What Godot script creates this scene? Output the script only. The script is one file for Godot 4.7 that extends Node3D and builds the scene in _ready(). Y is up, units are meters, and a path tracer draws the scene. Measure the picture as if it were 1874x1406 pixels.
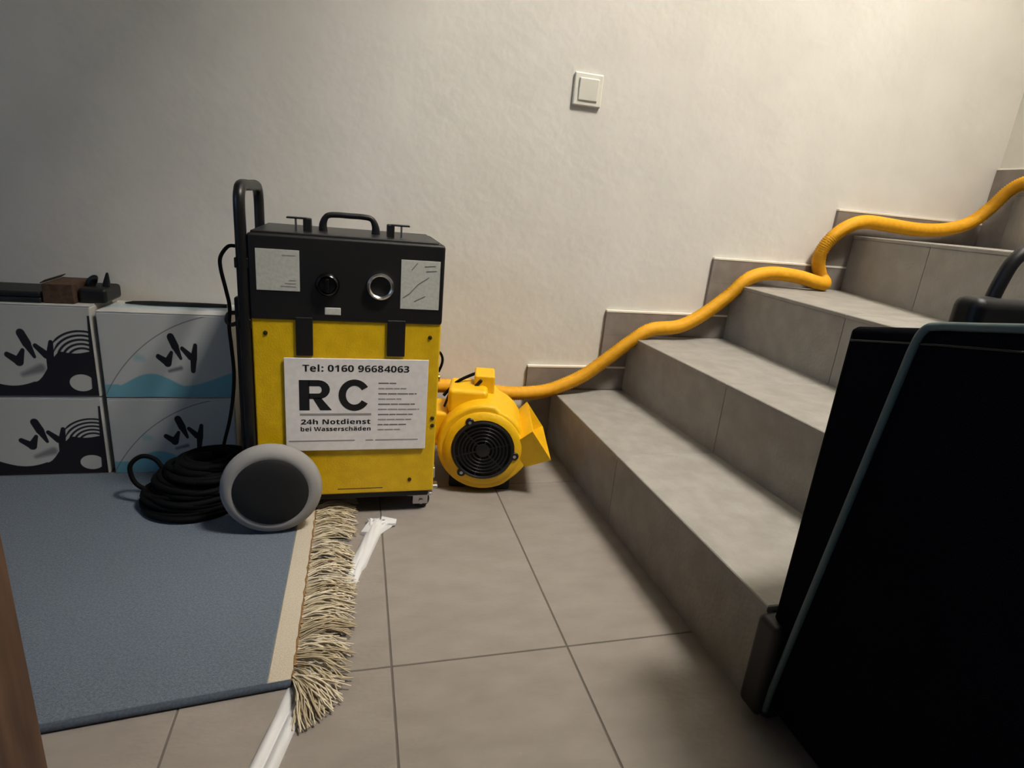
extends Node3D
# Stairwell corner with a yellow dehumidifier, a small blower and a hose running up tiled winder steps.

const RISE := 0.18
const STEP_X := [0.1303, 0.3669, 0.7033, 1.1226, 1.7200]        # where each riser meets the back wall
const STEP_A := [0.83, 3.09, -2.09, -18.0, -36.0]               # how far each riser is turned, degrees
const SKIRT_X := [0.0451, 0.2799, 0.6161, 1.0352, 1.6450]
const SKIRT_H := 0.0778
const STAIR_END := 1.036
const RIGHT_WALL := 1.655
const BODY_L := -0.665
const BODY_R := -0.284
const BODY_F := 0.416
const BODY_B := 0.150

var rng := RandomNumberGenerator.new()
var M := {}
var used := {}

# ---------------------------------------------------------------- nodes
func numbered(called: String) -> String:
	if not used.has(called):
		used[called] = 0
		return called
	used[called] += 1
	return "%s_%03d" % [called, used[called]]

func thing(called: String, label: String, category: String, at := Vector3.ZERO, turn := 0.0, group := "") -> Node3D:
	var o := Node3D.new()
	o.name = numbered(called)
	add_child(o)
	o.position = at
	o.rotation.y = turn
	o.set_meta("label", label)
	o.set_meta("category", category)
	if group != "":
		o.set_meta("group", group)
	return o

func structure(called: String, at := Vector3.ZERO) -> Node3D:
	var o := Node3D.new()
	o.name = called
	add_child(o)
	o.position = at
	o.set_meta("kind", "structure")
	return o

func put(parent: Node, called: String, mesh: Mesh, m: Material, xf := Transform3D.IDENTITY, label := "") -> MeshInstance3D:
	var o := MeshInstance3D.new()
	o.name = called
	o.mesh = mesh
	if m != null:
		o.material_override = m
	o.transform = xf
	o.cast_shadow = GeometryInstance3D.SHADOW_CASTING_SETTING_ON
	parent.add_child(o, true)
	if label != "":
		o.set_meta("label", label)
	return o

func at(x: float, y: float, z: float, b := Basis.IDENTITY) -> Transform3D:
	return Transform3D(b, Vector3(x, y, z))

func rx(d: float) -> Basis: return Basis(Vector3.RIGHT, deg_to_rad(d))
func ry(d: float) -> Basis: return Basis(Vector3.UP, deg_to_rad(d))
func rz(d: float) -> Basis: return Basis(Vector3.BACK, deg_to_rad(d))

# ---------------------------------------------------------------- mesh building
func begin() -> SurfaceTool:
	var st := SurfaceTool.new()
	st.begin(Mesh.PRIMITIVE_TRIANGLES)
	return st

func tri(st: SurfaceTool, a: Vector3, b: Vector3, c: Vector3, na: Vector3, nb: Vector3, nc: Vector3) -> void:
	# a, b, c run counterclockwise seen from outside; Godot wants clockwise
	for p in [[a, na], [c, nc], [b, nb]]:
		st.set_normal(p[1])
		st.set_uv(Vector2(p[0].x, p[0].z))
		st.add_vertex(p[0])

func flat(st: SurfaceTool, pts: Array) -> void:
	# planar convex polygon, counterclockwise from outside
	var n := Vector3.ZERO
	for i in range(1, pts.size() - 1):
		n += (pts[i] - pts[0]).cross(pts[i + 1] - pts[0])
	n = n.normalized()
	for i in range(1, pts.size() - 1):
		tri(st, pts[0], pts[i], pts[i + 1], n, n, n)

# Eight corners: bottom 4 then top 4, each counterclockwise seen from above. c chamfers the top rim.
func hexa(st: SurfaceTool, p: Array, c := 0.0) -> void:
	flat(st, [p[3], p[2], p[1], p[0]])
	var top := [p[4], p[5], p[6], p[7]]
	if c <= 0.0:
		for i in 4:
			flat(st, [p[i], p[(i + 1) % 4], top[(i + 1) % 4], top[i]])
		flat(st, top)
		return
	var mid := []
	var inn := []
	for i in 4:
		var a: Vector3 = (top[(i + 1) % 4] - top[i]).normalized()
		var b: Vector3 = (top[(i + 3) % 4] - top[i]).normalized()
		var dn: Vector3 = (p[i] - top[i]).normalized()
		inn.append(top[i] + (a + b) * c)
		mid.append(top[i] + dn * c)
	for i in 4:
		var j := (i + 1) % 4
		flat(st, [p[i], p[j], mid[j], mid[i]])
		flat(st, [mid[i], mid[j], inn[j], inn[i]])
	flat(st, inn)

func block(x0: float, x1: float, y0: float, y1: float, z0: float, z1: float) -> Array:
	return [Vector3(x0, y0, z1), Vector3(x1, y0, z1), Vector3(x1, y0, z0), Vector3(x0, y0, z0), Vector3(x0, y1, z1), Vector3(x1, y1, z1), Vector3(x1, y1, z0), Vector3(x0, y1, z0)]

# Box with rounded edges
func rbox(st: SurfaceTool, xf: Transform3D, size: Vector3, r: float) -> void:
	var h := size * 0.5
	r = minf(r, minf(h.x, minf(h.y, h.z)) * 0.98)
	for axis in 3:
		for s in [-1.0, 1.0]:
			var u := (axis + 1) % 3
			var v := (axis + 2) % 3
			var g := []
			for k in [u, v]:
				g.append([-h[k], -h[k] + 0.42 * r, -h[k] + r, h[k] - r, h[k] - 0.42 * r, h[k]])
			var P := []
			var N := []
			for i in 6:
				for j in 6:
					var p := Vector3.ZERO
					p[axis] = s * h[axis]
					p[u] = g[0][i]
					p[v] = g[1][j]
					var inner := p.clamp(-(h - Vector3.ONE * r), h - Vector3.ONE * r)
					var d := (p - inner).normalized()
					P.append(xf * (inner + d * r))
					N.append((xf.basis * d).normalized())
			for i in 5:
				for j in 5:
					var q := [i * 6 + j, (i + 1) * 6 + j, (i + 1) * 6 + j + 1, i * 6 + j + 1]
					if s < 0:
						q.reverse()
					tri(st, P[q[0]], P[q[1]], P[q[2]], N[q[0]], N[q[1]], N[q[2]])
					tri(st, P[q[0]], P[q[2]], P[q[3]], N[q[0]], N[q[2]], N[q[3]])

func rb(size: Vector3, r: float) -> ArrayMesh:
	var st := begin()
	rbox(st, Transform3D.IDENTITY, size, r)
	return st.commit()

func rb_at(x0: float, x1: float, y0: float, y1: float, z0: float, z1: float, r: float) -> ArrayMesh:
	var st := begin()
	rbox(st, at((x0 + x1) / 2, (y0 + y1) / 2, (z0 + z1) / 2), Vector3(x1 - x0, y1 - y0, z1 - z0), r)
	return st.commit()

# Tube along points; radius is a number or one per point. flat_y squashes the section.
func tube(st: SurfaceTool, pts: Array, radius, sides := 10, closed := false, caps := true) -> void:
	var n := pts.size()
	var rings := []
	var norms := []
	var up := Vector3(0.13, 0.97, 0.21).normalized()
	var nrm := Vector3.ZERO
	for i in n:
		var a: Vector3 = pts[(i - 1 + n) % n] if closed else pts[maxi(i - 1, 0)]
		var b: Vector3 = pts[(i + 1) % n] if closed else pts[mini(i + 1, n - 1)]
		var t := (b - a).normalized()
		if i == 0:
			nrm = up - t * up.dot(t)
			if nrm.length() < 0.05:
				nrm = Vector3.RIGHT - t * t.x
		else:
			nrm = nrm - t * nrm.dot(t)
		nrm = nrm.normalized()
		var bi := t.cross(nrm)
		var r: float = radius[i] if radius is Array else radius
		var ring := []
		var no := []
		for k in sides:
			var w := TAU * k / sides
			var d := nrm * cos(w) + bi * sin(w)
			ring.append(pts[i] + d * r)
			no.append(d)
		rings.append(ring)
		norms.append(no)
	for i in (n if closed else n - 1):
		var j := (i + 1) % n
		for k in sides:
			var l := (k + 1) % sides
			tri(st, rings[i][k], rings[i][l], rings[j][l], norms[i][k], norms[i][l], norms[j][l])
			tri(st, rings[i][k], rings[j][l], rings[j][k], norms[i][k], norms[j][l], norms[j][k])
	if caps and not closed:
		var r0: Array = rings[0].duplicate()
		r0.reverse()
		flat(st, r0)
		flat(st, rings[n - 1])

func tube_mesh(pts: Array, radius, sides := 10, closed := false) -> ArrayMesh:
	var st := begin()
	tube(st, pts, radius, sides, closed)
	return st.commit()

# Smooth curve through points
func curve(pts: Array, per := 8) -> Array:
	var out := []
	for i in pts.size() - 1:
		var p0: Vector3 = pts[maxi(i - 1, 0)]
		var p1: Vector3 = pts[i]
		var p2: Vector3 = pts[i + 1]
		var p3: Vector3 = pts[mini(i + 2, pts.size() - 1)]
		for k in per:
			var t := float(k) / per
			out.append(p1.cubic_interpolate(p2, p0, p3, t))
	out.append(pts[-1])
	return out

# Profile of (radius, height along z) turned round the z axis, smooth where the profile bends gently
func lathe(st: SurfaceTool, xf: Transform3D, prof: Array, seg := 40) -> void:
	var n := prof.size()
	for i in n - 1:
		var a: Vector2 = prof[i]
		var b: Vector2 = prof[i + 1]
		var d := b - a
		if d.length() < 1e-7:
			continue
		var n2 := Vector2(d.y, -d.x).normalized()   # outward for a profile running front (small radius) -> rim -> back is handled by sign below
		var na := n2
		var nb := n2
		if i > 0:
			var e: Vector2 = (a - prof[i - 1]).normalized()
			var m := Vector2(e.y, -e.x)
			if m.dot(n2) > 0.75:
				na = (m + n2).normalized()
		if i < n - 2:
			var e2: Vector2 = (prof[i + 2] - b).normalized()
			var m2 := Vector2(e2.y, -e2.x)
			if m2.dot(n2) > 0.75:
				nb = (m2 + n2).normalized()
		for k in seg:
			var w0 := TAU * k / seg
			var w1 := TAU * (k + 1) / seg
			var f := func(p: Vector2, w: float) -> Vector3: return xf * Vector3(p.x * cos(w), p.x * sin(w), p.y)
			var g := func(p: Vector2, w: float) -> Vector3: return (xf.basis * Vector3(p.x * cos(w), p.x * sin(w), p.y)).normalized()
			# profile goes from z low to z high with the solid on its left side (towards the axis)
			tri(st, f.call(a, w0), f.call(a, w1), f.call(b, w1), g.call(na, w0), g.call(na, w1), g.call(nb, w1))
			tri(st, f.call(a, w0), f.call(b, w1), f.call(b, w0), g.call(na, w0), g.call(nb, w1), g.call(nb, w0))

func lathe_mesh(prof: Array, seg := 40) -> ArrayMesh:
	var st := begin()
	lathe(st, Transform3D.IDENTITY, prof, seg)
	return st.commit()

# Convex or star-shaped outline in x,y pushed from z0 to z1 with a rounded rim of radius r on the front
func extrude(st: SurfaceTool, xf: Transform3D, poly: PackedVector2Array, z0: float, z1: float, r := 0.0) -> void:
	var loops := []
	var norms := []
	var outline := poly
	if Geometry2D.is_polygon_clockwise(poly):
		outline = poly.duplicate()
		outline.reverse()
	var n := outline.size()
	var ns := []
	for i in n:
		var e0 := (outline[i] - outline[(i - 1 + n) % n]).normalized()
		var e1 := (outline[(i + 1) % n] - outline[i]).normalized()
		ns.append((Vector2(e0.y, -e0.x) + Vector2(e1.y, -e1.x)).normalized())
	var levels := [[0.0, z0, 0.0], [0.0, z1 - r, 0.0]]
	if r > 0:
		levels = [[r, z0, -90.0], [0.3 * r, z0 + 0.3 * r, -45.0], [0.0, z0 + r, 0.0], [0.0, z1 - r, 0.0], [0.3 * r, z1 - 0.3 * r, 45.0], [r, z1, 90.0]]
	for l in levels:
		var loop := []
		var no := []
		for i in n:
			var q: Vector2 = outline[i] - ns[i] * l[0]
			loop.append(xf * Vector3(q.x, q.y, l[1]))
			var w := deg_to_rad(l[2])
			no.append((xf.basis * Vector3(ns[i].x * cos(w), ns[i].y * cos(w), sin(w))).normalized())
		loops.append(loop)
		norms.append(no)
	for l in loops.size() - 1:
		for i in n:
			var j := (i + 1) % n
			if r > 0:
				tri(st, loops[l][i], loops[l][j], loops[l + 1][j], norms[l][i], norms[l][j], norms[l + 1][j])
				tri(st, loops[l][i], loops[l + 1][j], loops[l + 1][i], norms[l][i], norms[l + 1][j], norms[l + 1][i])
			else:
				flat(st, [loops[l][i], loops[l][j], loops[l + 1][j], loops[l + 1][i]])
	var idx := Geometry2D.triangulate_polygon(outline)
	var nf := (xf.basis * Vector3.BACK).normalized()
	for t in range(0, idx.size(), 3):
		var a := idx[t]
		var b := idx[t + 1]
		var c := idx[t + 2]
		var cr := (outline[b] - outline[a]).cross(outline[c] - outline[a])
		if cr < 0:
			var s := b
			b = c
			c = s
		tri(st, loops[-1][a], loops[-1][b], loops[-1][c], nf, nf, nf)
		tri(st, loops[0][a], loops[0][c], loops[0][b], -nf, -nf, -nf)

func extrude_mesh(poly: PackedVector2Array, z0: float, z1: float, r := 0.0) -> ArrayMesh:
	var st := begin()
	extrude(st, Transform3D.IDENTITY, poly, z0, z1, r)
	return st.commit()

func circle(cx: float, cy: float, r: float, n := 32) -> PackedVector2Array:
	var p := PackedVector2Array()
	for i in n:
		p.append(Vector2(cx + r * cos(TAU * i / n), cy + r * sin(TAU * i / n)))
	return p

# ---------------------------------------------------------------- materials
func noise_tex(freq: float, dark: Color, light: Color, sd := 1, size := 256, normal := false, bump := 2.0) -> NoiseTexture2D:
	var n := FastNoiseLite.new()
	n.seed = sd
	n.frequency = freq
	n.fractal_octaves = 4
	n.noise_type = FastNoiseLite.TYPE_SIMPLEX_SMOOTH
	var t := NoiseTexture2D.new()
	t.width = size
	t.height = size
	t.seamless = true
	t.noise = n
	if normal:
		t.as_normal_map = true
		t.bump_strength = bump
	else:
		var g := Gradient.new()
		g.offsets = PackedFloat32Array([0.2, 0.8])
		g.colors = PackedColorArray([dark, light])
		t.color_ramp = g
	return t

func mat(c: Color, rough := 0.6, metal := 0.0, spec := 0.5) -> StandardMaterial3D:
	var m := StandardMaterial3D.new()
	m.albedo_color = c
	m.roughness = rough
	m.metallic = metal
	m.metallic_specular = spec
	return m

# Colour with mottling of its own in world space and a fine relief
func rough_mat(c: Color, vary: float, freq: float, scale: float, rough: float, sd: int, bump := 0.0, bump_freq := 0.05) -> StandardMaterial3D:
	var m := mat(Color.WHITE, rough)
	m.albedo_texture = noise_tex(freq, c.darkened(vary), c.lightened(vary * 0.6), sd)
	m.uv1_triplanar = true
	m.uv1_world_triplanar = true
	m.uv1_scale = Vector3.ONE * scale
	if bump > 0:
		m.normal_enabled = true
		m.normal_texture = noise_tex(bump_freq, Color.BLACK, Color.WHITE, sd + 50, 256, true, bump)
		m.normal_scale = 0.6
	return m

func materials() -> void:
	M.wall = rough_mat(Color(0.86, 0.845, 0.81), 0.02, 0.012, 1.3, 0.9, 3, 0.35, 0.08)
	M.ceiling = mat(Color(0.86, 0.85, 0.82), 0.9)
	M.grout = mat(Color(0.39, 0.36, 0.33), 0.9)
	M.floor_tile = []
	for i in 3:
		var c := Color(0.55, 0.518, 0.485).lightened(0.015 * i)
		var m := rough_mat(c, 0.04, 0.02, 2.2, 0.55, 10 + i, 1.0, 0.15)
		m.uv1_scale = Vector3(1.4, 1.4, 3.2)
		m.normal_scale = 0.3
		M.floor_tile.append(m)
	M.stair_tile = []
	for i in 3:
		M.stair_tile.append(rough_mat(Color(0.58, 0.563, 0.53).lightened(0.02 * i), 0.055, 0.018, 2.6, 0.6, 20 + i, 1.0, 0.12))
	M.skirt_tile = rough_mat(Color(0.52, 0.485, 0.455), 0.06, 0.02, 3.0, 0.6, 31)
	M.skirt_top = mat(Color(0.90, 0.87, 0.81), 0.8)  # paler strip on top of the skirting tiles
	M.plastic_white = mat(Color(0.88, 0.87, 0.82), 0.35)
	M.yellow_body = rough_mat(Color(0.88, 0.71, 0.015), 0.05, 0.02, 4.0, 0.42, 41, 0.6, 0.2)
	M.yellow_fan = rough_mat(Color(0.93, 0.73, 0.02), 0.03, 0.02, 5.0, 0.5, 42, 0.8, 0.3)
	M.yellow_hose = rough_mat(Color(0.91, 0.645, 0.015), 0.05, 0.03, 6.0, 0.7, 43)
	M.black = mat(Color(0.035, 0.035, 0.04), 0.5)
	M.black_gloss = mat(Color(0.03, 0.03, 0.035), 0.18)
	M.black_metal = mat(Color(0.05, 0.05, 0.055), 0.38)
	M.black_rubber = mat(Color(0.03, 0.03, 0.03), 0.7)
	M.cable = mat(Color(0.02, 0.02, 0.022), 0.75)
	M.cable.metallic_specular = 0.25
	M.tyre = mat(Color(0.56, 0.55, 0.54), 0.85)
	M.hub = mat(Color(0.03, 0.03, 0.038), 0.7)
	M.chrome = mat(Color(0.82, 0.81, 0.80), 0.22, 1.0)
	M.zinc = mat(Color(0.72, 0.72, 0.73), 0.35, 1.0)
	M.brass = mat(Color(0.80, 0.65, 0.35), 0.3, 1.0)
	M.screw = mat(Color(0.25, 0.20, 0.08), 0.5, 0.5)
	M.paper = rough_mat(Color(0.92, 0.90, 0.88), 0.03, 0.02, 9.0, 0.6, 44)
	M.foil = rough_mat(Color(0.76, 0.76, 0.72), 0.05, 0.02, 20.0, 0.3, 45)
	M.ink = mat(Color(0.03, 0.025, 0.03), 0.7)
	M.ink_grey = mat(Color(0.45, 0.44, 0.43), 0.8)
	M.ink_soft = mat(Color(0.58, 0.56, 0.55), 0.8)
	M.card = rough_mat(Color(0.77, 0.77, 0.75), 0.03, 0.02, 5.0, 0.7, 46)
	M.card_tape = mat(Color(0.74, 0.80, 0.82), 0.3)
	M.card_brown = rough_mat(Color(0.27, 0.18, 0.11), 0.12, 0.03, 8.0, 0.85, 47)
	M.rug = rough_mat(Color(0.35, 0.40, 0.45), 0.10, 0.12, 6.0, 0.95, 48, 5.0, 0.3)
	M.rug.rim_enabled = true
	M.rug.rim = 0.3
	M.rug_cream = rough_mat(Color(0.76, 0.72, 0.64), 0.06, 0.12, 8.0, 0.95, 49, 4.0, 0.3)
	M.rug_edge_shade = rough_mat(Color(0.24, 0.28, 0.33), 0.1, 0.1, 8.0, 0.95, 50)  # darker rug blue, paints the shade on the front edge
	M.cord = mat(Color(0.56, 0.42, 0.26), 0.95)
	M.strand = []
	for c in [Color(0.80, 0.75, 0.64), Color(0.74, 0.68, 0.56), Color(0.84, 0.79, 0.69), Color(0.68, 0.62, 0.51)]:
		M.strand.append(mat(c, 0.95))
	M.film = mat(Color(0.84, 0.84, 0.84), 0.35)
	M.suitcase = rough_mat(Color(0.022, 0.022, 0.04), 0.15, 0.2, 12.0, 0.9, 51)
	M.suitcase.metallic_specular = 0.1
	M.piping = mat(Color(0.30, 0.37, 0.36), 0.5)
	M.wood = rough_mat(Color(0.32, 0.20, 0.12), 0.18, 0.02, 3.0, 0.5, 52)
	M.wood.uv1_scale = Vector3(9, 0.8, 6)
	M.lamp_glow = mat(Color(1, 0.95, 0.88), 0.5)
	M.lamp_glow.emission_enabled = true
	M.lamp_glow.emission = Color(1.0, 0.978, 0.948)
	M.lamp_glow.emission_energy_multiplier = 3.0
	M.glass = mat(Color(0.9, 0.95, 1.0, 0.06), 0.02)
	M.glass.transparency = BaseMaterial3D.TRANSPARENCY_ALPHA
	M.oak = mat(Color(0.85, 0.84, 0.82), 0.5)

# ---------------------------------------------------------------- run
func _ready() -> void:
	rng.seed = 20240611
	var cam := Camera3D.new()
	cam.name = "camera"
	add_child(cam)
	cam.position = Vector3(-0.4611, 0.7287, 1.6448)
	cam.rotation_degrees = Vector3(-17.389, -15.747, 5.251)
	cam.fov = rad_to_deg(2.0 * atan(703.0 / 1063.48))
	cam.near = 0.02
	cam.current = true

	var we := WorldEnvironment.new()
	we.name = "environment"
	var env := Environment.new()
	env.background_mode = Environment.BG_SKY
	var sky := Sky.new()
	var sm := ProceduralSkyMaterial.new()
	sm.sky_top_color = Color(0.42, 0.58, 0.80)
	sm.sky_horizon_color = Color(0.72, 0.82, 0.92)
	sm.ground_bottom_color = Color(0.30, 0.32, 0.33)
	sm.ground_horizon_color = Color(0.60, 0.66, 0.70)
	sm.energy_multiplier = 6.0
	sky.sky_material = sm
	env.sky = sky
	env.tonemap_mode = Environment.TONE_MAPPER_LINEAR
	env.tonemap_exposure = 1.0
	env.sdfgi_enabled = true
	env.ssao_enabled = true
	env.ssil_enabled = true
	we.environment = env
	add_child(we)

	materials()
	room()
	ceiling_lamp()
	staircase()
	dehumidifier()
	blower()
	hose()
	cartons()
	rug()
	suitcase()
	small_things()

# ---------------------------------------------------------------- setting
const LAMP := Vector3(1.20, 4.26, 1.80)      # ceiling panel at the top of the stairwell
const WELL_X := 0.20                            # the hall ceiling ends here; the stairwell is open above the steps
const WELL_Z := 1.6

func solid(st: SurfaceTool, x0: float, x1: float, y0: float, y1: float, z0: float, z1: float) -> void:
	hexa(st, block(x0, x1, y0, y1, z0, z1))

func room() -> void:
	var f := structure("floor")
	var st := begin()
	solid(st, -3.4, 1.9, -0.12, -0.0015, -0.2, 4.4)
	put(f, "screed", st.commit(), M.grout)
	st = begin()
	var w := 0.3 - 0.003
	var d := 0.6 - 0.003
	hexa(st, block(0, w, -0.0014, 0.0, 0, d), 0.0008)
	var tile := st.commit()
	for i in range(-11, 6):
		for k in range(-1, 7):
			var x := -0.1030 + 0.3 * i
			var z := 0.8800 + 0.6 * (k - 1)
			var x0 := x + 0.0015
			var z0 := z + 0.0015
			if z < -0.5 or (z + 0.6 < 1.04 and x > 0.14) or x < -3.25:
				continue
			if z < 0 or z + 0.6 > 4.2 or x + 0.3 > RIGHT_WALL:
				st = begin()
				hexa(st, block(0, minf(x0 + w, RIGHT_WALL) - x0, -0.0014, 0.0, maxf(z0, 0.0) - z0, minf(d, 4.195 - z0)), 0.0008)
				put(f, "floor_tile", st.commit(), M.floor_tile[rng.randi() % 3], at(x0, 0, z0))
			else:
				put(f, "floor_tile", tile, M.floor_tile[rng.randi() % 3], at(x0, 0, z0))
	var parts := [["wall_back", -3.4, 1.9, -0.0015, 4.5, -0.2, 0.0], ["wall_front", -3.4, 1.9, -0.0015, 2.75, 4.2, 4.4], ["wall_right", RIGHT_WALL, 1.9, -0.0015, 4.5, 0.0, 4.2], ["wall_upper_left", WELL_X - 0.2, WELL_X, 2.75, 4.5, 0.0, 2.5], ["wall_upper_front", WELL_X - 0.2, RIGHT_WALL, 2.75, 4.5, 2.5, 2.7]]
	for p in parts:
		st = begin()
		solid(st, p[1], p[2], p[3], p[4], p[5], p[6])
		var o := put(self, p[0], st.commit(), M.wall)
		o.set_meta("kind", "structure")
	st = begin()
	solid(st, -3.4, WELL_X, 2.5, 2.75, 0.0, 4.2)
	solid(st, WELL_X, RIGHT_WALL, 2.5, 2.75, WELL_Z, 4.2)
	var ce := structure("ceiling")
	put(ce, "hall_ceiling", st.commit(), M.ceiling)
	st = begin()
	solid(st, WELL_X - 0.2, RIGHT_WALL, 4.3, 4.5, 0.0, 2.5)
	put(ce, "stairwell_ceiling", st.commit(), M.ceiling)
	st = begin()
	solid(st, 1.34, RIGHT_WALL, 2.9, 3.1, 0.0, 2.5)  # unseen slab, added to shade the top right of the wall
	put(ce, "added_shade_slab", st.commit(), M.ceiling)
	# wall on the left, out of view, with a window added for cool fill light
	var wz0 := 1.5
	var wz1 := 3.0
	var wy0 := 0.9
	var wy1 := 2.2
	st = begin()
	solid(st, -3.4, -3.2, -0.0015, 2.75, 0.0, wz0)
	solid(st, -3.4, -3.2, -0.0015, 2.75, wz1, 4.2)
	solid(st, -3.4, -3.2, -0.0015, wy0, wz0, wz1)
	solid(st, -3.4, -3.2, wy1, 2.75, wz0, wz1)
	put(self, "wall_left", st.commit(), M.wall).set_meta("kind", "structure")
	var win := structure("added_window_1")
	st = begin()
	for b in [[wz0, wz0 + 0.06, wy0, wy1], [wz1 - 0.06, wz1, wy0, wy1], [wz0, wz1, wy0, wy0 + 0.06], [wz0, wz1, wy1 - 0.06, wy1], [(wz0 + wz1) / 2 - 0.03, (wz0 + wz1) / 2 + 0.03, wy0, wy1]]:
		solid(st, -3.34, -3.28, b[2], b[3], b[0], b[1])
	put(win, "added_window_frame", st.commit(), M.oak)
	st = begin()
	solid(st, -3.309, -3.305, wy0 + 0.03, wy1 - 0.03, wz0 + 0.03, wz1 - 0.03)
	put(win, "pane", st.commit(), M.glass)
	# skirting tiles along the foot of the back wall, then stepping up with the stairs
	var sk := structure("baseboard_back")
	var x := -3.2
	while x < SKIRT_X[0] - 0.01:
		var x1 := minf(x + 0.598, SKIRT_X[0])
		skirt(sk, x, x1, 0.0, SKIRT_H)
		x += 0.6
	for i in 4:
		var y: float = RISE * (i + 1)
		var below: float = y - RISE + (SKIRT_H if i > 0 else 0.0)
		# upright piece beside the riser, up to the tread, then the strip along the tread
		skirt(sk, SKIRT_X[i], STEP_X[i] + 0.004, 0.0 if i == 0 else below, y + 0.0, false)
		var right: float = STEP_X[i + 1] + 0.005 if i < 3 else RIGHT_WALL - 0.012
		skirt(sk, SKIRT_X[i], right - 0.0015, y + 0.0005, y + SKIRT_H)
	var sr := structure("baseboard_right")
	var y5 := RISE * 5 + SKIRT_H
	st = begin()
	hexa(st, block(RIGHT_WALL - 0.011, RIGHT_WALL, RISE * 4 + 0.001, y5 - 0.004, 0.001, 0.6), 0.0)
	put(sr, "skirting_tile", st.commit(), M.skirt_tile)
	st = begin()
	hexa(st, block(RIGHT_WALL - 0.011, RIGHT_WALL, y5 - 0.004, y5, 0.001, 0.6), 0.001)
	put(sr, "top_edge", st.commit(), M.skirt_top)

func skirt(parent: Node, x0: float, x1: float, y0: float, y1: float, capped := true) -> void:
	var st := begin()
	var t := 0.006 if capped else 0.0
	hexa(st, block(x0, x1, y0, y1 - t, 0.0, 0.0105))
	put(parent, "skirting_tile", st.commit(), M.skirt_tile)
	if capped:
		st = begin()
		hexa(st, block(x0, x1, y1 - t, y1, 0.0, 0.0115), 0.001)
		put(parent, "top_edge", st.commit(), M.skirt_top, Transform3D.IDENTITY, "pale top edge")

func ceiling_lamp() -> void:
	var o := thing("ceiling_lamp", "square warm white ceiling panel lamp above the stairs", "lamp", LAMP)
	var w := 0.75
	var d := 0.6
	put(o, "frame", frame_mesh(w / 2 + 0.02, d / 2 + 0.02, w / 2 + 0.02, d / 2 + 0.02, 0.02, -0.04, 0.01), M.plastic_white, at(0, 0, 0, rx(90)))
	put(o, "lamp_panel", rb_at(-w / 2, w / 2, 0.0, 0.03, -d / 2, d / 2, 0.002), M.lamp_glow)
	var l := AreaLight3D.new()
	l.name = "lamp_light"
	l.light_color = Color(1.0, 0.978, 0.948)
	l.light_energy = 19.5
	l.area_size = Vector2(w, d)
	l.area_normalize_energy = true
	l.area_range = 12.0
	l.shadow_enabled = true
	l.rotation_degrees = Vector3(-90, 0, 0)
	l.position = Vector3(0, -0.012, 0)
	o.add_child(l)

func step_line(i: int, z: float) -> float:
	return STEP_X[i] + tan(deg_to_rad(STEP_A[i])) * z

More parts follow.
